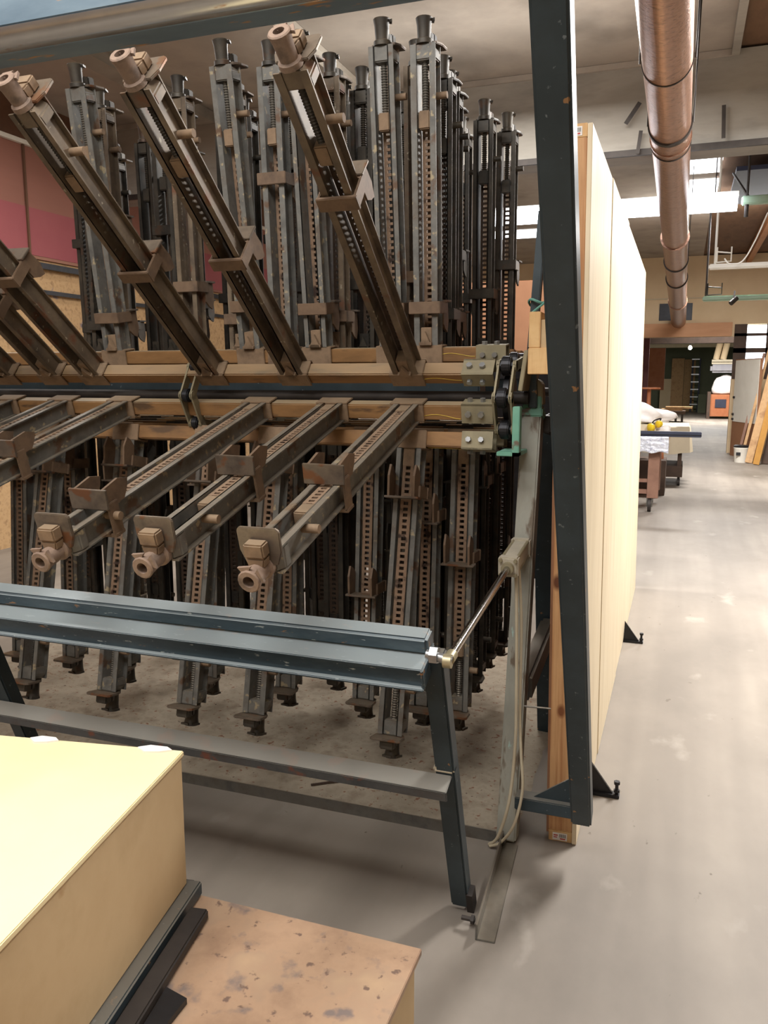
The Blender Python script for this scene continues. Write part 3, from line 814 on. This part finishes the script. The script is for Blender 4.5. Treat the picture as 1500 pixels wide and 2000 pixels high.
tag(MB().box(.034, .075, -.62, -.06, .451, .475, Mb).build('timber_runner', m_iron, bevel=.004), 'second dark bar lying on the rusty platform beside the box', 'runner')
rk = tag(MB().prism([(.08, -.7), (.15, -.68), (.135, -.55), (.16, -.42), (.12, -.36), (.13, -.3), (.08, -.28)], .012, Mb @ Matrix.Translation((0, 0, .4515))).build('shadow_patch', m_black), 'black ragged patch standing in for the box shadow on the rusty platform', 'shadow patch')  # ragged black shape paints the shadow beside the box

# ------------------------------------------------------------------ dust duct under the ceiling
dp0, dp1 = Vector((-.17, -2.5, 3.46)), Vector((-.17, 19.35, 2.84))
dd = dp1 - dp0
duct = thing('dust_duct', 'long coppery round duct running overhead along the aisle', 'duct', (-.17, 8, 3.1), kind='thing')
cuts = [0, .25, .388, .56, .70, .83, 1.0]
rad = [.122, .125, .128, .135, .142, .15]
for i in range(6):
    a, b_ = dp0 + dd * cuts[i], dp0 + dd * cuts[i + 1]
    MB().cyl(a, b_ + dd * .002, rad[i], rad[i] * 1.02, n=40).build('duct_section', m_copper, duct, smooth=.6)
for t, w, mm, r in ((.337, .005, m_iron, .131), (.385, .022, m_iron, .138), (.397, .012, m_copper, .136), (.402, .006, m_iron, .134), (.56, .03, m_copper, .15), (.63, .014, m_iron, .15), (.7, .02, m_iron, .153), (.83, .03, m_copper, .163)):
    c = dp0 + dd * t
    MB().cyl(c - dd.normalized() * w, c + dd.normalized() * w, r, n=40).build('duct_band', mm, duct, smooth=.6)
for t in (.337, .385, .63):
    c = dp0 + dd * t
    for q in (-1, 1):
        MB().cyl(c + Vector((q * .14, 0, 0)), Vector((c.x + q * .15, c.y, ZC if c.y < 7.5 or c.y > 8 else 3.46)), .005, n=6).build('hanger_wire', m_iron, duct)
t = thing('perforated_strap', 'loose perforated metal strap hanging from the concrete beam beside the duct', 'strap', tuple(at(1230, 225, 7.5)))
b = MB()
q0, q1 = at(1250, 200, 7.52), at(1222, 242, 7.5)
b.bar(q0, q1, .035, .004, up=(0, 1, 0))
b.build('strap_band', m_iron, t)
q0, q1 = at(1252, 255, 7.53), at(1245, 300, 7.5)
t = thing('perforated_strap', 'short perforated metal strap end dangling under the beam edge by the duct', 'strap', tuple(q0))
MB().bar(q0, q1, .03, .004, up=(0, 1, 0)).build('strap_band', m_iron, t)
q0, q1 = at(1414, 205, 7.53), at(1413, 270, 7.53)
t = thing('perforated_strap', 'perforated strap hanging flat on the beam face past the duct', 'strap', tuple(q0))
MB().bar(q0, q1, .03, .004, up=(0, 1, 0)).build('strap_band', m_iron, t)

# ------------------------------------------------------------------ lamps and hangers in view
fx = thing('fluorescent_light', 'long lit fluorescent light hung across the aisle under the ceiling', 'light', (-.85, 9.3, 3.3))
MB().box(-2.1, .42, 9.24, 9.36, 3.40, 3.45).build('housing', m_white, fx, bevel=.004)
MB().prism([(.14 * math.cos(t), .135 * math.sin(t)) for t in [PI + i * PI / 10 for i in range(11)]], 2.5, Matrix(((0, 0, 1, -2.09), (1, 0, 0, 9.3), (0, 1, 0, 3.40), (0, 0, 0, 1)))).build('bloom_diffuser', m_tube, fx, smooth=.7)  # bowl enlarged so the lamp's bloom is built into its shape
for x in (-1.9, .2):
    MB().cyl((x, 9.3, 3.42), (x, 9.3, ZC), .006, n=6).build('hanger', m_iron, fx)
t = thing('green_conduit', 'pale green conduit continuing past the end of the lit fluorescent light', 'conduit', (.7, 9.3, 3.34))
MB().box(.45, 1.6, 9.26, 9.36, 3.32, 3.40).build('conduit_body', m_mintpipe, t, bevel=.01)
for x in (.5, 1.3):
    MB().cyl((x, 9.3, 3.40), (x, 9.3, ZC), .012, n=8).build('conduit_hanger', m_iron, t)
MB().cyl((.5, 9.3, 3.2), (.5, 9.3, 3.32), .02, n=8).build('conduit_stub', m_iron, t)


def hung_fixture(y, u0, v0, u1, v1, r, m, lab, rods, hk):
    a, b_ = at(u0, v0, y), at(u1, v1, y)
    b_.z = a.z
    t = thing('hanging_fixture', lab, 'fixture', tuple((a + b_) / 2), group='unlit fixtures hung from the ceiling')
    MB().box(a.x, b_.x, y - r, y + r, a.z - r * .6, a.z + r * .6).build('fixture_body', m, t, bevel=r * .25)
    for x in rods:
        q = at(x, v0, y)
        MB().cyl((q.x, y, a.z), (q.x, y, ZC), .014, n=8).build('hanger_rod', m_white if hk else m_iron, t)
    b = MB()
    q = at(rods[0] + 3, v0, y)
    w = .16 * y / 11
    b.tube([(q.x, y, a.z + .05), (q.x, y, a.z + .22), (q.x, y, a.z + .17), (q.x + w, y, a.z + .15), (q.x + w, y, a.z + .22), (q.x + w, y, a.z + .06), (q.x, y, a.z + .05)], .009, 6)
    b.build('hook_bracket', m_white if hk else m_iron, t)
    return t


hung_fixture(10.6, 1384, 522, 1640, 515, .05, m_white, 'white unlit fixture hung by a long pale rod below the ceiling', (1396, 1600), True)
hung_fixture(13.2, 1372, 584, 1620, 578, .06, m_mintpipe, 'grey green unlit fixture hung lower, before the cream wall', (1378, 1600), False)
q = [at(*p, 10.2) for p in ((1500, 415), (1475, 470), (1450, 510), (1425, 515), (1415, 505))]
tag(MB().tube(curve(q), .008, 6).build('power_cord', m_white, smooth=.9), 'white cord drooping to the upper unlit fixture', 'cord')
q = at(1430, 590, 13.0)
t = thing('pipe_clamp', 'small dark clamp gripping the lower hanging fixture', 'clamp', tuple(q))
MB().cyl(q + Vector((-.02, 0, -.02)), q + Vector((.06, .05, .06)), .035, n=12).build('clamp_body', m_iron, t, smooth=.6)
MB().cyl(q + Vector((.02, 0, .02)), q + Vector((.03, .1, .16)), .012, n=8).build('clamp_jaw', m_iron, t)
# skylights
for i, (x0, x1, y0, y1) in enumerate(((.0, .3, 10.9, 11.7), (.0, .3, 12.1, 13.9), (-3.2, -2.3, 15.0, 15.8))):
    struct('window_%d' % (i + 2), box(x0 - .25, x1, y0, y1, ZC - .02, ZC - .004), m_sky)
t = thing('dark_panel', 'dark navy sheet slung under the roof beyond the lit light', 'panel', (.9, 11.5, 3.9))
MB().box(.45, 2.3, 10.9, 12.9, 4.0, 4.05).build('sheet', m_navy, t)
MB().bar((.42, 11.0, 4.0), (.55, 9.6, 3.42), .02, .02).build('stay_wire', m_iron, t)

# ------------------------------------------------------------------ workbench and cart in the aisle
wb = thing('workbench', 'red brown wheeled workbench with a wooden top past the plywood panel', 'workbench', (-.8, 10.5, 0))
MB().box(-1.9, -.12, 10.3, 11.3, .86, .92).build('bench_top', m_ochre, wb, bevel=.004)
for x, y in ((-.345, 10.35), (-1.75, 10.35), (-.345, 11.15), (-1.75, 11.15)):
    MB().box(x, x + .13, y, y + .13, .17, .86).build('leg', m_redwood, wb, bevel=.004)
    c = MB().cyl((x + .015, y + .05, .082), (x + .055, y + .05, .082), .082, n=20).build('castor', m_iron, wb, smooth=.6)
    MB().box(x + .0, x + .012, y + .02, y + .08, .06, .17).box(x + .058, x + .07, y + .02, y + .08, .06, .17).box(x, x + .1, y + .01, y + .11, .166, .17).build('castor_fork', m_steel, c, off=Vector(wb.location))
MB().box(-1.7, -.3, 10.37, 10.43, .22, .27).box(-1.7, -.3, 10.37, 10.43, .36, .4).build('stretcher', m_redwood, wb)
t = thing('navy_bar', 'long dark navy metal bar lying on the front edge of the workbench', 'bar', (-.6, 10.35, .92))
MB().box(-1.8, .235, 10.27, 10.37, .922, .985).build('bar_body', m_navy, t, bevel=.006)
MB().box(-1.8, .235, 10.262, 10.272, .945, .952).build('bar_groove', m_black, t)
b = MB()
nx, ny = 40, 14
for j in range(ny + 1):
    for i in range(nx + 1):
        b.v.append(Vector((-1.2 + 1.08 * i / nx, 10.262 - .02 * abs(math.sin(i * 1.3)) - .015 * random.random(), .925 - .19 * j / ny + .012 * math.sin(i * .9) * j / ny)))
for j in range(ny):
    for i in range(nx):
        q = j * (nx + 1) + i
        b.f.append((q, q + 1, q + nx + 2, q + nx + 1))
o = b.build('bubble_wrap', m_bubble, smooth=2)
o.modifiers.new('thick', 'SOLIDIFY').thickness = .006
tag(o, 'crinkled clear bubble wrap hanging over the front edge of the workbench', 'bubble wrap')


def lump(name, m, c, r, lab, cat, seed, parent=None, amp=.25, sub=3):
    bm = bmesh.new()
    bmesh.ops.create_icosphere(bm, subdivisions=sub, radius=1)
    rd = random.Random(seed)
    ph = [rd.uniform(0, 6) for _ in range(6)]
    for v in bm.verts:
        k = 1 + amp * (math.sin(v.co.x * 3 + ph[0]) * math.sin(v.co.y * 4 + ph[1]) + .5 * math.sin(v.co.z * 7 + ph[2] + v.co.x * 5))
        v.co = Vector((v.co.x * r[0] * k, v.co.y * r[1] * k, max(v.co.z, -.35) * r[2] * k))
    lo = min(v.co.z for v in bm.verts)
    for v in bm.verts:
        v.co.z -= lo
    for f in bm.faces:
        f.smooth = True
    me = bpy.data.meshes.new(name)
    bm.to_mesh(me)
    bm.free()
    me.materials.append(m)
    o = bpy.data.objects.new(name, me)
    COL.objects.link(o)
    o.location = c
    if parent is not None:
        o.parent = parent
        o.location = Vector(c) - Vector(parent.location)
    elif lab:
        tag(o, lab, cat)
    return o


tag(MB().box(-.95, -.28, 10.55, 11.0, .921, 1.05).build('storage_box', m_sheet, bevel=.01), 'grey beige box on the workbench under the white cloths', 'box')
lump('cloth_heap', m_cloth, (-.5, 10.78, 1.05), (.36, .22, .16), 'rumpled white cloth heaped on the box on the workbench', 'cloth', 3, amp=.3)
lump('folded_cloth', m_cloth, (-.2, 10.78, .921), (.1, .2, .07), 'smaller white cloth crumpled beside the box on the workbench', 'cloth', 5)
mf = thing('ear_muffs', 'yellow ear muffs lying on the front of the workbench', 'ear muffs', (-.24, 10.45, .985))
for k, (u, v, s) in enumerate(((1272, 836, .055), (1287, 829, .045))):
    q = at(u, v, 10.45 + .08 * k)
    MB().rev(q + Vector((-s * .5, -.02, 0)), q + Vector((s * .6, .03, .01)), [(0, s * .6), (.01, s * .95), (.04, s), (.06, s * .8), (.065, s * .3)], 16).build('ear_cup', m_yellow, mf, smooth=.9)
q0, q1 = at(1272, 830, 10.45), at(1287, 824, 10.53)
MB().tube(curve([q0, q0 + Vector((.03, .05, .05)), q1 + Vector((.02, 0, .04)), q1]), .008, 6).build('headband', m_black, mf)
q = at(1266, 800, 12.2)
pd = thing('pedestal_stand', 'turned orange brown pedestal stand with a round top behind the workbench', 'stand', (q.x, 12.2, 0))
zb = .6
MB().rev((q.x, 12.2, zb), (q.x, 12.2, 3), [(0, .05), (.12, .06), (.2, .035), (.28, .06), (.34, .03), (.42, .045), (.5, .03), (.7, .028), (.86, .025)], 16).build('column', m_orange, pd, smooth=.8)
MB().cyl((q.x, 12.2, zb + .86), (q.x, 12.2, zb + .88), .15, n=24).build('round_top', m_orange, pd)
for a in (0, 2.1, 4.2):
    MB().tube(curve([(q.x, 12.2, zb + .15), (q.x + .1 * math.cos(a), 12.2 + .1 * math.sin(a), zb + .12), (q.x + .2 * math.cos(a), 12.2 + .2 * math.sin(a), zb), (q.x + .22 * math.cos(a), 12.2 + .22 * math.sin(a), zb - .12)]), .025, 8).build('leg', m_orange, pd, smooth=.9)
tag(MB().box(q.x - .5, q.x + .28, 11.9, 12.5, 0, zb - .115).build('side_cabinet', m_dkwood, bevel=.005), 'low dark cabinet behind the workbench carrying the pedestal stand', 'cabinet')

ct = thing('wheeled_cart', 'dark wooden cart on castors draped with a beige sheet behind the workbench', 'cart', (-.35, 13.3, 0))
MB().box(-.85, .06, 13.1, 14.0, .13, .30).build('tray', m_dkwood, ct, bevel=.004)
for x, y in ((-.83, 13.12), (-.02, 13.12), (-.83, 13.9), (-.02, 13.9)):
    MB().box(x, x + .06, y, y + .06, .3, .62).build('corner_post', m_dkwood, ct)
    MB().cyl((x + .01, y + .03, .055), (x + .05, y + .03, .055), .055, n=16).cyl((x + .03, y + .03, .06), (x + .03, y + .03, .13), .012, n=8).build('castor', m_iron, ct, smooth=.6)
MB().box(-.86, .08, 13.08, 14.02, .62, .86).build('deck', m_dkwood, ct)
b = MB()
n = 40
top = [(-.9, 13.02), (.12, 13.02), (.12, 14.08), (-.9, 14.08)]
per = []
for i in range(4):
    a, c = Vector(top[i]), Vector(top[(i + 1) % 4])
    per += [a + (c - a) * (k / 10) for k in range(10)]
for lvl, (dz, out) in enumerate(((.90, 0), (.88, .01), (.72, .02), (.5, .035))):
    for i, p in enumerate(per):
        k = .015 * math.sin(i * 1.9) * lvl
        cx_, cy_ = -.38, 13.55
        dirv = (Vector((p.x, p.y)) - Vector((cx_, cy_))).normalized()
        b.v.append(Vector((p.x + dirv.x * (out + k), p.y + dirv.y * (out + k), dz + (.02 * math.sin(i * .7) if lvl == 3 else 0))))
m_ = len(per)
for l in range(3):
    for i in range(m_):
        b.f.append((l * m_ + i, l * m_ + (i + 1) % m_, (l + 1) * m_ + (i + 1) % m_, (l + 1) * m_ + i))
b.f.append(tuple(range(m_)))
tag(b.build('dust_sheet', m_sheet, smooth=1.), 'beige dust sheet draped over the dark cart behind the workbench', 'sheet')

# ------------------------------------------------------------------ door, bucket and lumber by the opening
dr = struct('door_1', MB().bar((1.03, 18.85, 1.0), (1.42, 17.75, 1.0), .045, 2.0), m_brownb)
dv = (Vector((1.42, 17.75, 0)) - Vector((1.03, 18.85, 0))).normalized()
nv = Vector((dv.y, -dv.x, 0)) * .024
nv = nv if nv.x < 0 else -nv
MB().bar(Vector((1.03, 18.85, 1.35)) + dv * .02 + nv, Vector((1.42, 17.75, 1.35)) - dv * .02 + nv, .012, 1.26).build('door_face', m_white, dr, off=Vector(dr.location))
b = MB()
for z in (1.22, .87, .77):
    c = Vector((1.03, 18.85, z)) + dv * .07 + nv * 1.5
    b.cyl(c - nv, c + nv, .025, n=10)
b.build('door_bolt', m_iron, dr, off=Vector(dr.location))
bk = thing('paint_bucket', 'white paint bucket with a dark lid by the leaning lumber', 'bucket', (1.22, 19.0, 0))
q = at(1449, 866, 17.3)
bk.location = (q.x, 17.3, 0)
x_, y_ = q.x, 17.3
MB().rev((x_, y_, 0), (x_, y_, 1), [(0, .12), (.26, .14), (.27, .145), (.29, .145)], 24).build('pail', m_white, bk, smooth=.7)
MB().rev((x_, y_, .285), (x_, y_, 1), [(0, .14), (.03, .15), (.05, .12)], 24).build('lid', m_black, bk, smooth=.7)
MB().box(x_ - .1, x_ - .02, y_ - .145, y_ - .125, .14, .2).build('paper_label', m_ink, bk)
for (ub, ut, vt, y, w, m, lab) in ((1447, 1493, 690, 18.0, .05, m_redwood, 'thin brown lath leaning past the white door'), (1454, 1503, 680, 17.6, .05, m_lumber, 'narrow pale board leaning between lath and wide board'),
                                   (1469, 1512, 712, 17.1, .13, m_lumber, 'wide pale board leaning beside the paint bucket'), (1484, 1524, 712, 16.8, .11, m_ochre, 'ochre board leaning outermost in the lumber stack'), (1501, 1540, 700, 17.0, .12, m_dkwood, 'dark board leaning behind the ochre board')):
    a = at(ub, 800, y)
    a.z = .012
    c = at(ut, vt, y + .35)
    tag(MB().bar(a, c, w, .03, up=(0, -1, .1)).build('lumber_board', m, bevel=.003), lab, 'board', 'lumber leaning by the door')

# ------------------------------------------------------------------ the room beyond the opening
def far_board(name, u0, v0, u1, v1, y, m, lab, cat, group=None, thick=.06, floor=True):
    a, c = at(u0, v0, y), at(u1, v1, y)
    z0 = 0.0 if floor else c.z
    o = MB().box(min(a.x, c.x), max(a.x, c.x), y, y + thick, z0, a.z).build(name, m, bevel=.004)
    return tag(o, lab, cat, group)


far_board('leaning_sheet', 1313, 700, 1332, 795, 43.8, m_lumber, 'tall pale sheet standing against the green wall, beside the ladder gap', 'sheet')
far_board('leaning_sheet', 1338, 702, 1354, 795, 43.8, m_osb, 'second tall tan sheet standing against the green wall, next to the ladder', 'sheet')
far_board('door_blank', 1290, 740, 1308, 800, 43.5, m_cream, 'short cream door blank standing by the green wall', 'board')
far_board('hanging_board', 1267, 680, 1296, 762, 30, m_orange, 'red brown board hanging high by the maroon post', 'board', floor=False)
far_board('steel_post', 1254, 660, 1263, 790, 22, m_maroon, 'maroon steel post at the edge of the opening', 'post', thick=.15)
far_board('plastic_bin', 1364, 770, 1378, 802, 42, m_green, 'grey green plastic bin beside the ladder', 'bin', thick=.4)
ld = thing('step_ladder', 'dark blue ladder with bright rungs leaning on the far green wall', 'ladder', tuple(at(1357, 800, 43)))
a, c = at(1354, 700, 43), at(1362, 800, 43)
for x in (a.x, c.x):
    MB().box(x - .04, x + .04, 43, 43.08, 0, a.z).build('rail', m_navy, ld)
for k in range(7):
    z = .35 + k * .36
    MB().box(a.x - .05, c.x - .02, 42.98, 43.04, z, z + .05).build('rung', m_zinc, ld)
dl = thing('lumber_dolly', 'low dark dolly on castors carrying short boards in the far room', 'dolly', tuple(at(1315, 818, 33)))
a, c = at(1298, 806, 33), at(1338, 818, 33)
MB().box(a.x, c.x, 32.5, 33.5, .3, .42).build('deck', m_dkwood, dl)
for x in (a.x + .05, c.x - .15, (a.x + c.x) / 2):
    MB().box(x, x + .08, 32.55, 32.65, .0, .3).build('leg', m_iron, dl)
for k, (u0, u1, z, lab) in enumerate(((1292, 1333, .42, 'short pale board, lower of two on the far dolly'), (1300, 1352, .5, 'longer pale board, upper of two on the far dolly'))):
    a, c = at(u0, 800, 33), at(u1, 800, 33)
    tag(MB().box(a.x, c.x, 32.7, 33.0, z + .001, z + .075).build('lumber_board', m_lumber), lab, 'board')
fb = thing('upholstery_bench', 'orange framed work cabinet in the far room under grey cushions', 'cabinet', tuple(at(1400, 815, 36)))
a, c = at(1382, 770, 36), at(1432, 815, 36)
MB().box(a.x + .08, c.x, 36, 36.8, .1, a.z).build('frame', m_orange, fb)
MB().box(a.x + .3, c.x - .3, 35.97, 36, .45, a.z - .2).build('dark_bay', m_navy, fb)
MB().box(a.x, a.x + .12, 35.9, 36.8, 0, a.z + .1).build('side_post', m_dkwood, fb)
z = a.z
lump('cushion', m_cloth, (a.x + .66, 36.42, z + .005), (.48, .33, .56), 'clear wrapped pale cushion on the far cabinet', 'cushion', 8, amp=.08)
tag(MB().box(a.x + .05, c.x, 36.05, 36.75, z + .86, z + 1.2).build('cushion', m_foam, bevel=.08), 'grey foam cushion lying over the pale one', 'cushion')
tag(MB().box(a.x + .0, c.x, 36.0, 36.75, z + 1.203, z + 1.38).build('rolled_padding', m_sheet, bevel=.09), 'tan rolled padding on top of the grey cushion', 'padding')
for u, lab in ((1397, 'pale pipe rising from the padding, nearer the ladder'), (1411, 'pale pipe rising from the padding, nearer the door')):
    q = at(u, 725, 36.4)
    tag(MB().cyl((q.x, 36.4, z + 1.392), (q.x + .18, 36.4, 3.39), .12, n=16).build('padding_tube', m_cream, smooth=.7), lab, 'tube', 'pale tubes in the far room')
bl = thing('pendant_bulb', 'small lit bulb glowing in the room beyond the opening', 'bulb', tuple(at(1348, 679, 26)))
q = at(1348, 679, 26)
MB().rev(q + Vector((0, 0, -.06)), q + Vector((0, 0, .1)), [(0, .01), (.01, .035), (.05, .055), (.09, .04), (.12, .02)], 16).build('glass', m_bulb, bl, smooth=.9)
MB().cyl(q + Vector((0, 0, .06)), (q.x, q.y, 3.39), .008, n=6).build('wire', m_iron, bl)
# brown partition seen between the clamps and the dark arm
tag(MB().box(-3.6, -.5, 6.5, 7.1, 0, 1.72).build('dark_backing', m_black, bevel=.01), 'dark block added behind the carrier to blacken gaps between clamps', 'cabinet')  # added dark block, makes the gaps between the clamps read black
tag(MB().box(-2.2, -.95, 6.6, 6.66, 1.722, 2.36).build('partition_board', m_brownb, bevel=.004), 'brown hardboard sheet upright on the added dark block behind the carrier', 'sheet', kind='thing')

# ------------------------------------------------------------------ lights
def area(name, loc, sx, sy, power, color=(1, .975, .94), rot=(0, 0, 0)):
    l = bpy.data.lights.new(name, 'AREA')
    l.shape = 'RECTANGLE'
    l.size, l.size_y = sx, sy
    l.energy = power
    l.color = color
    o = bpy.data.objects.new(name, l)
    COL.objects.link(o)
    o.location = loc
    o.rotation_euler = rot
    return o


area('aisle light', (1.3, 5.6, 3.6), .3, 2.4, 400)
area('aisle light', (.75, 14.0, 3.95), 1.4, .5, 400)  # unseen lamp added to brighten the cream back wall and white door
area('work light', (-.9, .4, 3.95), 2.6, 1.5, 165)
area('work light', (-3.4, -.4, 3.9), 2.4, .3, 60)
area('work light', (-1.3, -2.2, 3.5), 2.4, .6, 70)  # unseen lamp added to put frontal light on the lower clamps
area('bay light', (-1.6, 6.3, 3.9), 2.4, .3, 200)
area('far room light', (.8, 33, 3.2), 3, 1, 560)
area('far room light', (1.0, 23, 3.3), 2, .5, 110)
area('left bay light', (-4.6, 4.5, 4.0), .4, 2.4, 60)
UPW = (PI, 0, 0)  # upward lamps below are added, unseen, to brighten the ceiling
area('aisle ceiling fill', (1.5, 4.5, 3.4), .4, 2.4, 22, rot=UPW)
area('work ceiling fill', (-.6, .6, 3.2), 2.4, .4, 14, rot=UPW)
area('bay ceiling fill', (-1.6, 6.3, 3.5), 2.4, .3, 14, rot=UPW)
area('back ceiling fill', (.5, 13.5, 3.4), 2.4, .4, 40, rot=UPW)
w = bpy.data.worlds.new('world')
scene.world = w
w.use_nodes = True
w.node_tree.nodes['Background'].inputs[0].default_value = (.8, .85, .95, 1)
w.node_tree.nodes['Background'].inputs[1].default_value = .3

vs = scene.view_settings
vs.view_transform = 'Standard'
vs.look = 'None'
vs.exposure = 0.0
vs.gamma = 1.0
vs.use_curve_mapping = False
scene.render.film_transparent = False
